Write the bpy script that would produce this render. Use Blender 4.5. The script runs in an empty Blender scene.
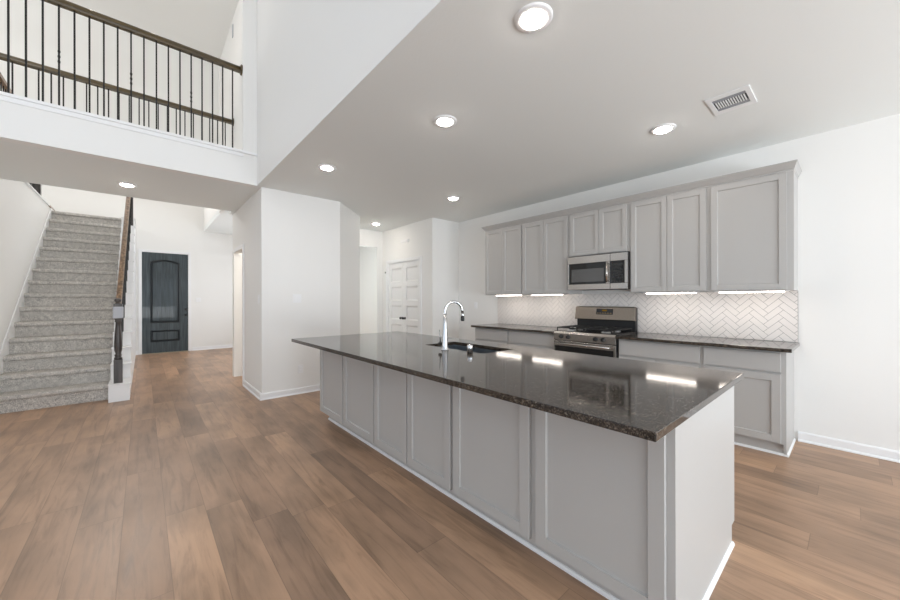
import bpy, bmesh, math, random
from mathutils import Vector, Matrix
random.seed(7)
SC = bpy.context.scene
COL = SC.collection
PI = math.pi

# ------------------------------------------------------------------ camera
CAM_H = 1.286
cam = bpy.data.cameras.new('camera')
cam.sensor_width = 36.0
cam.lens = 351.78 / 900 * 36.0
cam.clip_start = 0.02
co = bpy.data.objects.new('camera', cam)
COL.objects.link(co)
yaw, roll = 0.7177, 0.0018
fw = Vector((math.sin(yaw), math.cos(yaw), 0)); rt = Vector((math.cos(yaw), -math.sin(yaw), 0)); up = Vector((0, 0, 1))
rt2 = rt * math.cos(roll) + up * -math.sin(roll) * -1
rt2 = (rt * math.cos(roll) - up * math.sin(roll))
up2 = (up * math.cos(roll) + rt * math.sin(roll))
m = Matrix((rt2, up2, -fw)).transposed().to_4x4()
m.translation = Vector((0, 0, CAM_H))
co.matrix_world = m
SC.camera = co

# ------------------------------------------------------------------ world, exposure
SC.view_settings.view_transform = 'Standard'
SC.view_settings.look = 'None'
SC.view_settings.gamma = 1.0
SC.view_settings.use_curve_mapping = False
SC.view_settings.exposure = 0.16
SC.cycles.use_denoising = True
SC.cycles.max_bounces = 10
SC.cycles.diffuse_bounces = 6
SC.cycles.sample_clamp_indirect = 6.0
w = bpy.data.worlds.new('world'); SC.world = w; w.use_nodes = True
bg = w.node_tree.nodes['Background']
bg.inputs[0].default_value = (0.66, 0.81, 1.0, 1)
bg.inputs[1].default_value = 1.1

def area(name, loc, direction, sx, sy, power, color):
    l = bpy.data.lights.new(name, 'AREA'); l.shape = 'RECTANGLE'; l.size = sx; l.size_y = sy
    l.energy = power; l.color = color
    o = bpy.data.objects.new(name, l); COL.objects.link(o)
    o.location = loc
    o.rotation_euler = Vector(direction).to_track_quat('-Z', 'Y').to_euler()
    return o
DAY = (0.90, 0.95, 1.0)
# daylight entering through assumed and invented window openings (placed just outside the glass line)
area('daylight_living_high', (-3.8, 0.7, 4.3), (1, 0, 0), 7.0, 1.6, 5, (1.0, 0.92, 0.84))
area('daylight_back', (1.6, -4.3, 1.4), (0, 1, 0), 4.6, 2.3, 92, (0.74, 0.87, 1.0))
area('daylight_back_living', (-2.0, -4.3, 1.4), (0, 1, 0), 2.4, 2.3, 34, (0.98, 0.97, 0.96))
area('daylight_back_high', (-1.2, -4.3, 4.3), (0, 1, 0.3), 3.2, 1.6, 28, (1.0, 0.95, 0.88))
# added lamps aimed upward to brighten ceilings, as if off the ground outside
area('upward_fill_back', (1.6, -4.75, 0.5), (0, 1, 0.75), 4.8, 1.0, 250, (0.95, 0.98, 1.0))
area('upward_fill_left', (-4.2, 0.7, 0.5), (1, 0, 0.7), 7.0, 1.0, 24, (1.0, 0.91, 0.80))
area('daylight_foyer', (2.90, 9.2, 1.6), (-1, 0, 0), 2.6, 2.0, 42, (0.95, 0.97, 1.0))
area('fill_upper_hall', (-3.8, 9.0, 4.5), (1, 0, 0), 3.0, 1.8, 40, (1.0, 0.94, 0.87))  # added unseen source to light the upstairs, its window invented
area('fill_bridge', (-3.9, 6.2, 4.6), (1, 0.45, 0.1), 1.9, 1.9, 30, (1.0, 0.93, 0.86))  # added lamp to brighten wall and ceiling above the bridge
area('fill_above_entry', (-0.3, 11.5, 5.1), (0, -1, -1.3), 1.8, 1.0, 70, (1.0, 0.96, 0.92))  # added lamp to light the stair treads from above
area('daylight_hall_room', (4.70, 7.45, 1.5), (-1, 0, 0), 0.8, 1.8, 36, (0.88, 0.96, 1.0))

# ------------------------------------------------------------------ material helpers
def mat(name, color, rough=0.5, metal=0.0, spec=0.5, coat=0.0):
    m = bpy.data.materials.new(name); m.use_nodes = True
    b = m.node_tree.nodes['Principled BSDF']
    b.inputs['Base Color'].default_value = (*color, 1)
    b.inputs['Roughness'].default_value = rough
    b.inputs['Metallic'].default_value = metal
    b.inputs['Specular IOR Level'].default_value = spec
    b.inputs['Coat Weight'].default_value = coat
    return m
def N(m, t, **kw):
    n = m.node_tree.nodes.new(t)
    for k, v in kw.items():
        setattr(n, k, v)
    return n
def L(m, a, b): m.node_tree.links.new(a, b)
def PB(m): return m.node_tree.nodes['Principled BSDF']
def srgb(r, g, b):
    f = lambda c: (c/255/12.92) if c/255 <= 0.04045 else ((c/255+0.055)/1.055)**2.4
    return (f(r), f(g), f(b))
def add_bump(m, scale, strength, dist=0.002, detail=3, vec_scale=None):
    tc = N(m, 'ShaderNodeTexCoord'); nz = N(m, 'ShaderNodeTexNoise')
    nz.inputs['Scale'].default_value = scale; nz.inputs['Detail'].default_value = detail
    src = tc.outputs['Object']
    if vec_scale:
        mp = N(m, 'ShaderNodeMapping'); mp.inputs['Scale'].default_value = vec_scale
        L(m, src, mp.inputs[0]); src = mp.outputs[0]
    L(m, src, nz.inputs['Vector'])
    bp = N(m, 'ShaderNodeBump'); bp.inputs['Strength'].default_value = strength; bp.inputs['Distance'].default_value = dist
    L(m, nz.outputs['Fac'], bp.inputs['Height']); L(m, bp.outputs[0], PB(m).inputs['Normal'])
    return nz
def ramp(m, src, stops):
    r = N(m, 'ShaderNodeValToRGB')
    while len(r.color_ramp.elements) < len(stops): r.color_ramp.elements.new(0.5)
    for e, (p, c) in zip(r.color_ramp.elements, stops):
        e.position = p; e.color = (*c, 1)
    L(m, src, r.inputs[0]); return r
def math_node(m, op, a, b=None):
    n = N(m, 'ShaderNodeMath', operation=op)
    for i, v in enumerate((a, b)):
        if v is None: continue
        if isinstance(v, (int, float)): n.inputs[i].default_value = v
        else: L(m, v, n.inputs[i])
    return n.outputs[0]

M = {}
M['wall'] = mat('wall_paint', srgb(238, 237, 234), 0.7, spec=0.3); add_bump(M['wall'], 90, 0.12, 0.001)
M['ceiling'] = mat('ceiling_paint', srgb(234, 236, 234), 0.85, spec=0.2); add_bump(M['ceiling'], 60, 0.3, 0.002)
M['trim'] = mat('trim_paint', srgb(240, 240, 240), 0.35)
M['cab'] = mat('cabinet_paint', srgb(183, 181, 178), 0.38)
M['door_white'] = mat('white_door_paint', srgb(238, 237, 235), 0.4)
M['plate'] = mat('plate_plastic', srgb(240, 240, 240), 0.3)
M['iron'] = mat('black_iron', srgb(38, 36, 34), 0.4, 0.4)
M['black'] = mat('black_plastic', (0.012, 0.012, 0.013), 0.35)
M['glassblack'] = mat('black_glass', (0.01, 0.011, 0.012), 0.06)
M['chrome'] = mat('chrome', (0.62, 0.62, 0.63), 0.12, 1.0)
M['steel_sink'] = mat('sink_steel', (0.42, 0.46, 0.5), 0.3, 1.0)
M['tape'] = mat('grey_foam_wrap', srgb(178, 180, 186), 0.5)
M['grille'] = mat('vent_dark', srgb(60, 62, 66), 0.7)
M['castiron'] = mat('cast_iron', (0.02, 0.02, 0.02), 0.55)
# brushed stainless
s = mat('brushed_steel', (0.5, 0.475, 0.45), 0.24, 1.0); M['steel'] = s
nz = add_bump(s, 60, 0.08, 0.0005, 2, (1, 0.04, 14))
# emissive
def emit(name, color, strength):
    m = bpy.data.materials.new(name); m.use_nodes = True
    nt = m.node_tree; nt.nodes.clear()
    e = nt.nodes.new('ShaderNodeEmission'); o = nt.nodes.new('ShaderNodeOutputMaterial')
    e.inputs[0].default_value = (*color, 1); e.inputs[1].default_value = strength
    nt.links.new(e.outputs[0], o.inputs[0]); return m
M['lamp'] = emit('lamp_lens', (1.0, 0.91, 0.82), 80)
M['strip'] = emit('strip_lens', (1.0, 0.90, 0.80), 13)
M['display'] = emit('range_display', (0.5, 0.28, 0.05), 0.25)

# floor planks, running along Y
m = mat('plank_floor', (0.2, 0.12, 0.08), 0.38); M['floor'] = m; PB(m).inputs['Specular IOR Level'].default_value = 0.35
tc = N(m, 'ShaderNodeTexCoord'); sp = N(m, 'ShaderNodeSeparateXYZ'); L(m, tc.outputs['Object'], sp.inputs[0])
PW, PL = 0.19, 1.52
xs = math_node(m, 'DIVIDE', math_node(m, 'ADD', sp.outputs['X'], 10 * PW - 0.100), PW)
row = math_node(m, 'FLOOR', xs)
wn = N(m, 'ShaderNodeTexWhiteNoise', noise_dimensions='1D'); L(m, row, wn.inputs['W'])
off = math_node(m, 'MULTIPLY', wn.outputs['Value'], 3.0)
ys = math_node(m, 'ADD', math_node(m, 'DIVIDE', math_node(m, 'ADD', sp.outputs['Y'], 20), PL), off)
colr = math_node(m, 'FLOOR', ys)
cid = N(m, 'ShaderNodeCombineXYZ'); L(m, row, cid.inputs[0]); L(m, colr, cid.inputs[1])
wn2 = N(m, 'ShaderNodeTexWhiteNoise', noise_dimensions='3D'); L(m, cid.outputs[0], wn2.inputs['Vector'])
# grain coordinates shifted per plank
gx = math_node(m, 'ADD', math_node(m, 'MULTIPLY', sp.outputs['X'], 14.0), math_node(m, 'MULTIPLY', wn2.outputs['Value'], 37.0))
gy = math_node(m, 'MULTIPLY', sp.outputs['Y'], 1.3)
gc = N(m, 'ShaderNodeCombineXYZ'); L(m, gx, gc.inputs[0]); L(m, gy, gc.inputs[1]); L(m, math_node(m, 'MULTIPLY', wn2.outputs['Value'], 11.0), gc.inputs[2])
g1 = N(m, 'ShaderNodeTexNoise'); g1.inputs['Scale'].default_value = 1.6; g1.inputs['Detail'].default_value = 6; g1.inputs['Roughness'].default_value = 0.62; g1.inputs['Distortion'].default_value = 0.8
L(m, gc.outputs[0], g1.inputs['Vector'])
g2 = N(m, 'ShaderNodeTexNoise'); g2.inputs['Scale'].default_value = 0.9; g2.inputs['Detail'].default_value = 3
bl = N(m, 'ShaderNodeCombineXYZ'); L(m, math_node(m, 'MULTIPLY', gx, 0.28), bl.inputs[0]); L(m, math_node(m, 'MULTIPLY', sp.outputs['Y'], 1.8), bl.inputs[1]); L(m, wn2.outputs['Value'], bl.inputs[2])
L(m, bl.outputs[0], g2.inputs['Vector'])
base = ramp(m, wn2.outputs['Value'], [(0.0, srgb(154, 125, 103)), (0.35, srgb(176, 143, 117)), (0.7, srgb(166, 135, 111)), (1.0, srgb(190, 154, 125))])
gr = ramp(m, g1.outputs['Fac'], [(0.3, (0.7, 0.69, 0.68)), (0.5, (1, 1, 1)), (0.72, (1.12, 1.12, 1.12))])
mx = N(m, 'ShaderNodeMix', data_type='RGBA', blend_type='MULTIPLY'); mx.inputs[0].default_value = 1.0
L(m, base.outputs[0], mx.inputs[6]); L(m, gr.outputs[0], mx.inputs[7])
gr2 = ramp(m, g2.outputs['Fac'], [(0.3, (0.62, 0.64, 0.65)), (0.58, (1.06, 1.05, 1.04))])
mx2 = N(m, 'ShaderNodeMix', data_type='RGBA', blend_type='MULTIPLY'); mx2.inputs[0].default_value = 0.8
L(m, mx.outputs[2], mx2.inputs[6]); L(m, gr2.outputs[0], mx2.inputs[7])
# seams
fx = math_node(m, 'FRACT', xs); fy = math_node(m, 'FRACT', ys)
ex = math_node(m, 'MINIMUM', fx, math_node(m, 'SUBTRACT', 1.0, fx))
ey = math_node(m, 'MINIMUM', fy, math_node(m, 'SUBTRACT', 1.0, fy))
sx_ = math_node(m, 'LESS_THAN', ex, 0.009); sy_ = math_node(m, 'LESS_THAN', ey, 0.0012)
seam = math_node(m, 'MAXIMUM', sx_, sy_)
mx3 = N(m, 'ShaderNodeMix', data_type='RGBA', blend_type='MIX')
L(m, math_node(m, 'MULTIPLY', seam, 0.33), mx3.inputs[0]); L(m, mx2.outputs[2], mx3.inputs[6]); mx3.inputs[7].default_value = (0.06, 0.04, 0.03, 1)
L(m, mx3.outputs[2], PB(m).inputs['Base Color'])
rr = math_node(m, 'ADD', math_node(m, 'MULTIPLY', g1.outputs['Fac'], 0.2), 0.27); L(m, rr, PB(m).inputs['Roughness'])
bp = N(m, 'ShaderNodeBump'); bp.inputs['Strength'].default_value = 0.15; bp.inputs['Distance'].default_value = 0.002
L(m, math_node(m, 'SUBTRACT', g1.outputs['Fac'], seam), bp.inputs['Height']); L(m, bp.outputs[0], PB(m).inputs['Normal'])

# polished dark granite
m = mat('dark_granite', (0.03, 0.027, 0.025), 0.08, spec=0.5); M['granite'] = m
tc = N(m, 'ShaderNodeTexCoord'); vo = N(m, 'ShaderNodeTexVoronoi'); vo.inputs['Scale'].default_value = 260
L(m, tc.outputs['Object'], vo.inputs['Vector'])
n1 = N(m, 'ShaderNodeTexNoise'); n1.inputs['Scale'].default_value = 55; n1.inputs['Detail'].default_value = 4; L(m, tc.outputs['Object'], n1.inputs['Vector'])
sc_ = N(m, 'ShaderNodeSeparateColor'); L(m, vo.outputs['Color'], sc_.inputs[0])
r1 = ramp(m, sc_.outputs[0], [(0.0, (0.012, 0.011, 0.010)), (0.45, (0.035, 0.029, 0.024)), (0.8, (0.075, 0.06, 0.048)), (0.98, (0.14, 0.12, 0.10))])
r2 = ramp(m, n1.outputs['Fac'], [(0.35, (0.55, 0.55, 0.55)), (0.65, (1.5, 1.45, 1.4))])
mx = N(m, 'ShaderNodeMix', data_type='RGBA', blend_type='MULTIPLY'); mx.inputs[0].default_value = 1
L(m, r1.outputs[0], mx.inputs[6]); L(m, r2.outputs[0], mx.inputs[7]); L(m, mx.outputs[2], PB(m).inputs['Base Color'])
n2 = N(m, 'ShaderNodeTexNoise'); n2.inputs['Scale'].default_value = 9; n2.inputs['Detail'].default_value = 2; L(m, tc.outputs['Object'], n2.inputs['Vector'])
bp = N(m, 'ShaderNodeBump'); bp.inputs['Strength'].default_value = 0.10; bp.inputs['Distance'].default_value = 0.002
L(m, n2.outputs['Fac'], bp.inputs['Height']); L(m, bp.outputs[0], PB(m).inputs['Normal'])

# carpet
m = mat('carpet', (0.3, 0.29, 0.28), 0.95, spec=0.1); M['carpet'] = m
tc = N(m, 'ShaderNodeTexCoord'); n1 = N(m, 'ShaderNodeTexNoise'); n1.inputs['Scale'].default_value = 170; n1.inputs['Detail'].default_value = 3
L(m, tc.outputs['Object'], n1.inputs['Vector'])
n2 = N(m, 'ShaderNodeTexNoise'); n2.inputs['Scale'].default_value = 22; n2.inputs['Detail'].default_value = 3; L(m, tc.outputs['Object'], n2.inputs['Vector'])
av = math_node(m, 'ADD', math_node(m, 'MULTIPLY', n1.outputs['Fac'], 0.8), math_node(m, 'MULTIPLY', n2.outputs['Fac'], 0.2))
r1 = ramp(m, av, [(0.38, srgb(140, 137, 134)), (0.5, srgb(190, 186, 180)), (0.62, srgb(228, 223, 216))])
L(m, r1.outputs[0], PB(m).inputs['Base Color'])
bp = N(m, 'ShaderNodeBump'); bp.inputs['Strength'].default_value = 0.7; bp.inputs['Distance'].default_value = 0.006
L(m, n1.outputs['Fac'], bp.inputs['Height']); L(m, bp.outputs[0], PB(m).inputs['Normal'])

# stained wood
def wood(name, c1, c2, rough, axis):
    m = mat(name, c1, rough, coat=0.1)
    tc = N(m, 'ShaderNodeTexCoord'); mp = N(m, 'ShaderNodeMapping'); s = [24, 24, 24]; s[axis] = 1.5
    mp.inputs['Scale'].default_value = s; L(m, tc.outputs['Object'], mp.inputs[0])
    n = N(m, 'ShaderNodeTexNoise'); n.inputs['Scale'].default_value = 1.5; n.inputs['Detail'].default_value = 5; L(m, mp.outputs[0], n.inputs['Vector'])
    r = ramp(m, n.outputs['Fac'], [(0.35, c1), (0.65, c2)]); L(m, r.outputs[0], PB(m).inputs['Base Color'])
    return m
M['rail_wood'] = wood('balcony_rail_wood', srgb(66, 54, 30), srgb(92, 76, 46), 0.3, 0)
M['stair_wood'] = wood('stair_rail_wood', srgb(92, 68, 46), srgb(150, 120, 92), 0.3, 1)
M['newel_wood'] = wood('newel_wood', srgb(44, 41, 40), srgb(78, 72, 68), 0.4, 2)
M['door_wood'] = wood('entry_door_wood', srgb(46, 55, 59), srgb(68, 78, 82), 0.55, 2)
# tile
m = mat('tile', srgb(232, 226, 221), 0.16); M['tile'] = m
M['grout'] = mat('grout', srgb(150, 146, 142), 0.85)

# ------------------------------------------------------------------ mesh helpers
def nb(): return bmesh.new()
def bx(bm, x0, x1, y0, y1, z0, z1):
    v = [bm.verts.new((x, y, z)) for x in (x0, x1) for y in (y0, y1) for z in (z0, z1)]
    for f in ((0, 1, 3, 2), (4, 6, 7, 5), (0, 4, 5, 1), (2, 3, 7, 6), (0, 2, 6, 4), (1, 5, 7, 3)):
        bm.faces.new([v[i] for i in f])
    return v
def prism(bm, pts, axis, a, b):
    """pts: 2D outline; axis 0 -> (y,z) extruded in x, 1 -> (x,z) in y, 2 -> (x,y) in z"""
    def P(p, t):
        return {0: (t, p[0], p[1]), 1: (p[0], t, p[1]), 2: (p[0], p[1], t)}[axis]
    A = [bm.verts.new(P(p, a)) for p in pts]; B = [bm.verts.new(P(p, b)) for p in pts]
    n = len(pts)
    bm.faces.new(A); bm.faces.new(B[::-1])
    for i in range(n): bm.faces.new((A[i], A[(i+1) % n], B[(i+1) % n], B[i]))
def lathe(bm, prof, c, seg=24, axis=2, smooth=True):
    rings = []
    for r, t in prof:
        ring = []
        for k in range(seg):
            a = 2*PI*k/seg; u, v = r*math.cos(a), r*math.sin(a)
            p = {2: (c[0]+u, c[1]+v, c[2]+t), 0: (c[0]+t, c[1]+u, c[2]+v), 1: (c[0]+u, c[1]+t, c[2]+v)}[axis]
            ring.append(bm.verts.new(p))
        rings.append(ring)
    for a, b in zip(rings, rings[1:]):
        for k in range(seg):
            f = bm.faces.new((a[k], a[(k+1) % seg], b[(k+1) % seg], b[k])); f.smooth = smooth
    bm.faces.new(rings[0][::-1]); bm.faces.new(rings[-1])
def tube(bm, pts, rad, seg=12):
    pts = [Vector(p) for p in pts]; rings = []
    rads = rad if isinstance(rad, (list, tuple)) else [rad]*len(pts)
    up_ = Vector((0, 0, 1)); prevn = None
    for i, p in enumerate(pts):
        t = (pts[min(i+1, len(pts)-1)] - pts[max(i-1, 0)]).normalized()
        if prevn is None:
            n = t.cross(up_)
            if n.length < 1e-3: n = t.cross(Vector((0, 1, 0)))
        else: n = prevn - t*prevn.dot(t)
        n.normalize(); prevn = n; b = t.cross(n)
        rings.append([bm.verts.new(p + (n*math.cos(2*PI*k/seg) + b*math.sin(2*PI*k/seg))*rads[i]) for k in range(seg)])
    for a, b in zip(rings, rings[1:]):
        for k in range(seg):
            f = bm.faces.new((a[k], a[(k+1) % seg], b[(k+1) % seg], b[k])); f.smooth = True
    bm.faces.new(rings[0][::-1]); bm.faces.new(rings[-1])
def obj(name, bm, m, parent=None, bevel=0, origin=None):
    bmesh.ops.recalc_face_normals(bm, faces=bm.faces[:])
    me = bpy.data.meshes.new(name); bm.to_mesh(me); bm.free()
    o = bpy.data.objects.new(name, me); COL.objects.link(o)
    for mm in (m if isinstance(m, (list, tuple)) else [m]): me.materials.append(mm)
    if parent is not None:
        o.parent = parent
        base = parent
        off = Vector((0, 0, 0))
        while base is not None:
            off += base.location; base = base.parent
        me.transform(Matrix.Translation(-off))
    else:
        if origin is None:
            vs = [v.co for v in me.vertices]
            origin = Vector(((min(v.x for v in vs)+max(v.x for v in vs))/2, (min(v.y for v in vs)+max(v.y for v in vs))/2, min(v.z for v in vs)))
        me.transform(Matrix.Translation(-Vector(origin))); o.location = origin
    if bevel:
        md = o.modifiers.new('bevel', 'BEVEL'); md.width = bevel; md.segments = 2; md.limit_method = 'ANGLE'
    return o
def tag(o, label, cat, group=None):
    o['label'] = label; o['category'] = cat
    if group: o['group'] = group
    return o
def thing(name, label, cat, loc, group=None):
    o = bpy.data.objects.new(name, None); COL.objects.link(o); o.location = loc
    o.empty_display_size = 0.1
    return tag(o, label, cat, group)
def dup(root, loc, label):
    r = root.copy(); COL.objects.link(r); r.location = loc; r['label'] = label
    for ch in list(root.children):
        c = ch.copy(); COL.objects.link(c); c.parent = r
        for g in ch.children:
            d = g.copy(); COL.objects.link(d); d.parent = c
    return r
def struct(name, bm, m, parent=None, bevel=0, origin=None):
    o = obj(name, bm, m, parent, bevel, origin)
    if parent is None: o['kind'] = 'structure'
    return o
def boxes(name, m, *bs, bevel=0, origin=None):
    bm = nb()
    for b in bs: bx(bm, *b)
    return struct(name, bm, m, bevel=bevel, origin=origin)

H = 2.75; HI = 5.9; CT = 0.894
W = 4.50
# ------------------------------------------------------------------ the setting
boxes('floor', M['floor'], (-3.7, 4.7, -4.2, 11.4, -0.1, 0), origin=(0, 0, 0))
boxes('ceiling', M['ceiling'], (1.25, 4.62, -4.2, 6.97, H, 3.0), (1.1005, 1.25, -4.2, 5.12, H, H+.004), (1.1005, 1.25, 5.12, 6.97, H, 3.0), origin=(0, 0, H))
boxes('ceiling', M['wall'], (-3.72, 1.27, -4.2, 11.4, HI, 6.0))                    # high ceiling over living room
boxes('ceiling', M['ceiling'], (1.2, 2.82, 6.97, 11.15, 3.08, 3.2))                   # lower ceiling at the entry
boxes('ceiling', M['ceiling'], (2.82, 4.62, 6.97, 9.12, 2.75, 2.9))
boxes('ceiling', M['ceiling'], (-1.31, 1.10, 5.12, 6.72, H, 3.0))                     # underside of the bridge
boxes('wall_right', M['wall'], (W, W+.12, -4.2, 6.97, 0, H), (W, W+.12, 6.97, 7.1, 0, H), (W, W+.12, 7.8, 9.12, 0, H), (W, W+.12, 7.1, 7.8, 0, .5), (W, W+.12, 7.1, 7.8, 2.5, H))
boxes('wall_pantry_side', M['wall'], (3.87, W, 4.905, 5.005, 0, H))
PD0, PD1, PDZ = 5.276, 6.406, 2.045
boxes('wall_pantry_front', M['wall'], (3.87, 3.97, 5.005, PD0, 0, H), (3.87, 3.97, PD1, 6.62, 0, H), (3.87, 3.97, PD0, PD1, PDZ, H))
boxes('wall_hall_end', M['wall'], (2.845, 2.95, 6.62, 6.74, 0, H), (3.735, W, 6.62, 6.74, 0, H), (2.95, 3.735, 6.62, 6.74, 2.405, H))
boxes('wall_hall_room_far', M['wall'], (2.82, W, 9.0, 9.12, 0, H))
bm = nb(); prism(bm, [(1.154, 5.017), (2.211, 5.017), (2.845, 5.65), (2.845, 6.62), (2.745, 6.62), (2.745, 5.69), (2.17, 5.117), (1.154, 5.117)], 2, 0, H)
struct('wall_centre', bm, M['wall'])
boxes('wall_centre_left', M['wall'], (1.154, 1.25, 5.117, 6.11, 0, H), (1.154, 1.25, 6.11, 6.85, 2.08, H))
boxes('wall_centre_back', M['wall'], (1.154, 2.845, 6.85, 6.97, 0, H), (2.745, 2.845, 6.62, 6.85, 0, H))
boxes('wall_entry', M['wall'], (-3.72, -0.035, 11.15, 11.3, 0, 4.4), (0.885, 2.82, 11.15, 11.3, 0, 4.4), (-0.035, 0.885, 11.15, 11.3, 2.47, 4.4), (-3.72, -1.2, 11.15, 11.3, 4.4, HI), (.7, 2.82, 11.15, 11.3, 4.4, HI), (-1.2, .7, 11.15, 11.3, 5.5, HI))
boxes('wall_entry_right', M['wall'], (2.70, 2.82, 6.97, 7.9, 0, 3.08), (2.70, 2.82, 10.5, 11.15, 0, 3.08), (2.70, 2.82, 7.9, 10.5, 0, .6), (2.70, 2.82, 7.9, 10.5, 2.6, 3.08))
boxes('wall_entry_upper_right', M['wall'], (1.2, 1.3, 6.97, 11.15, 3.2, HI))
boxes('wall_upper_right', M['wall'], (1.115, 1.19, 5.13, 8.15, 3.0, HI), (1.19, 1.27, 5.13, 6.97, 3.0, HI))
pl = bpy.data.lights.new('side_room_fill', 'POINT'); pl.energy = 22; pl.shadow_soft_size = .15; pl.color = (1, .95, .9)  # unseen lamp added to brighten the door reveal
po = bpy.data.objects.new('side_room_fill', pl); COL.objects.link(po); po.location = (2.0, 6.0, 2.4)
boxes('wall_living_upper', M['wall'], (1.10, 1.25, -4.2, 5.12, H+.004, HI))
boxes('wall_balcony_stub', M['wall'], (0.944, 1.10, 5.0, 5.13, 3.155, HI))
boxes('wall_balcony_curb', M['wall'], (-1.31, 1.10, 5.0, 5.12, H, 3.12))
boxes('wall_upper_header', M['wall'], (-3.6, 1.115, 8.15, 8.28, 4.30, HI))
boxes('wall_stair_left', M['wall'], (-1.43, -1.31, 5.12, 11.15, 0, 3.03))
boxes('wall_living_front', M['wall'], (-3.6, -1.31, 5.0, 5.12, 0, HI))
boxes('floor_upper', M['carpet'], (-3.6, -1.43, 5.12, 11.15, 2.8, 3.0))
boxes('wall_left', M['wall'],
      (-3.72, -3.6, -4.2, -2.9, 0, HI), (-3.72, -3.6, 4.3, 5.4, 0, HI), (-3.72, -3.6, 7.3, 7.5, 0, HI), (-3.72, -3.6, 5.4, 7.3, 0, 3.6), (-3.72, -3.6, 5.4, 7.3, 5.6, HI), (-3.72, -3.6, 10.5, 11.15, 0, HI),
      (-3.72, -3.6, -2.9, 4.3, 0, .3), (-3.72, -3.6, -2.9, 4.3, 2.7, 3.5), (-3.72, -3.6, -2.9, 4.3, 5.2, HI),
      (-3.72, -3.6, -.7, -.3, .3, 2.7), (-3.72, -3.6, 1.7, 2.1, .3, 2.7),
      (-3.72, -3.6, -.7, -.3, 3.5, 5.2), (-3.72, -3.6, 1.7, 2.1, 3.5, 5.2),
      (-3.72, -3.6, 7.5, 10.5, 0, 3.5), (-3.72, -3.6, 7.5, 10.5, 5.5, HI))
boxes('wall_back', M['wall'],
      (-3.6, -2.8, -4.2, -4.08, 0, HI), (.4, 1.1, -4.2, -4.08, 2.6, HI), (-2.8, -.6, -4.2, -4.08, 2.6, 3.5), (-2.8, -.6, -4.2, -4.08, 0, .25), (-.6, .4, -4.2, -4.08, 2.6, 3.5),
      (-2.8, .4, -4.2, -4.08, 5.2, HI), (-.6, 3.9, -4.2, -4.08, 0, .25), (-.6, -.55, -4.2, -4.08, .25, 2.6), (1.1, 3.9, -4.2, -4.08, 2.6, 2.75), (3.9, W, -4.2, -4.08, 0, H),
      (1.45, 1.75, -4.2, -4.08, .25, 2.6))
# window frames behind the camera
def window_frame(n, axis, fixed, a0, a1, z0, z1, bars=1):
    bm = nb(); t = .05
    def q(u0, u1, v0, v1):
        if axis == 0: bx(bm, fixed-.03, fixed+.03, u0, u1, v0, v1)
        else: bx(bm, u0, u1, fixed-.03, fixed+.03, v0, v1)
    q(a0, a1, z0, z0+t); q(a0, a1, z1-t, z1); q(a0, a0+t, z0+t, z1-t); q(a1-t, a1, z0+t, z1-t)
    zc = (z0+z1)/2; q(a0+t, a1-t, zc-.025, zc+.025)
    struct('window_%d' % n, bm, M['trim'])
k = 1
for a0, a1 in ((-2.9, -.7), (-.3, 1.7), (2.1, 4.3)):
    window_frame(k, 0, -3.66, a0, a1, .3, 2.7); k += 1
    window_frame(k, 0, -3.66, a0, a1, 3.5, 5.2); k += 1
for a0, a1 in ((-2.8, -.6), (-.55, 1.45), (1.75, 3.9)):
    window_frame(k, 1, -4.14, a0, a1, .25, 2.6); k += 1
window_frame(k, 1, -4.14, -2.8, .4, 3.5, 5.2); k += 1
window_frame(k, 0, 2.76, 7.9, 10.5, .6, 2.6); k += 1
window_frame(k, 0, -3.66, 7.5, 10.5, 3.5, 5.5); k += 1  # invented window for the added upper hall light
window_frame(k, 1, 11.24, -1.2, .7, 4.4, 5.5); k += 1  # invented window that lets the added stair light in
window_frame(k, 0, -3.66, 5.4, 7.3, 3.6, 5.6); k += 1  # invented window for the added bridge light
window_frame(k, 0, W+.06, 7.1, 7.8, .5, 2.5)

# baseboards: profile run along a straight line on a wall face
def baseboard(name, p0, p1, n, h=0.085, t=0.013):
    """p0,p1 floor points on the wall face, n = unit normal into the room"""
    p0 = Vector((*p0, 0)); p1 = Vector((*p1, 0)); n = Vector((*n, 0))
    prof = [(0, 0), (t+.012, 0), (t+.010, .010), (t+.003, .017), (t, .019), (t, h-.012), (t-.006, h), (0, h)]
    bm = nb()
    A = [bm.verts.new(p0 + n*d + up*z) for d, z in prof]; B = [bm.verts.new(p1 + n*d + up*z) for d, z in prof]
    bm.faces.new(A); bm.faces.new(B[::-1])
    for i in range(len(prof)): bm.faces.new((A[i], A[(i+1) % len(prof)], B[(i+1) % len(prof)], B[i]))
    return struct(name, bm, M['trim'])
baseboard('baseboard_right', (W, -4.0), (W, .33), (-1, 0))
baseboard('baseboard_centre', (1.13, 5.017), (2.211, 5.017), (0, -1))
baseboard('baseboard_centre_left', (1.154, 5.0), (1.154, 6.05), (-1, 0))
baseboard('baseboard_centre_chamfer', (2.211, 5.017), (2.845, 5.65), (0.7071, -0.7071))
baseboard('baseboard_entry', (.95, 11.15), (2.7, 11.15), (0, -1))
baseboard('baseboard_entry_left', (-.13, 11.15), (-.09, 11.15), (0, -1))
baseboard('baseboard_pantry_side', (3.87, 4.905), (W, 4.905), (0, -1))
baseboard('baseboard_hall_room', (2.82, 9.0), (W, 9.0), (0, -1))
# balcony curb cap with a moulding under it
bm = nb(); bx(bm, -1.31, 1.10, 4.975, 5.15, 3.12, 3.15)
struct('trim_1', bm, M['trim'], bevel=.004)
boxes('trim_2', M['trim'], (-1.31, 0.955, 4.988, 5.0, 3.075, 3.12), bevel=.003)
boxes('trim_3', M['trim'], (-1.45, -1.29, 5.12, 9.72, 3.03, 3.06), bevel=.004)        # cap on the stair half wall
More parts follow.
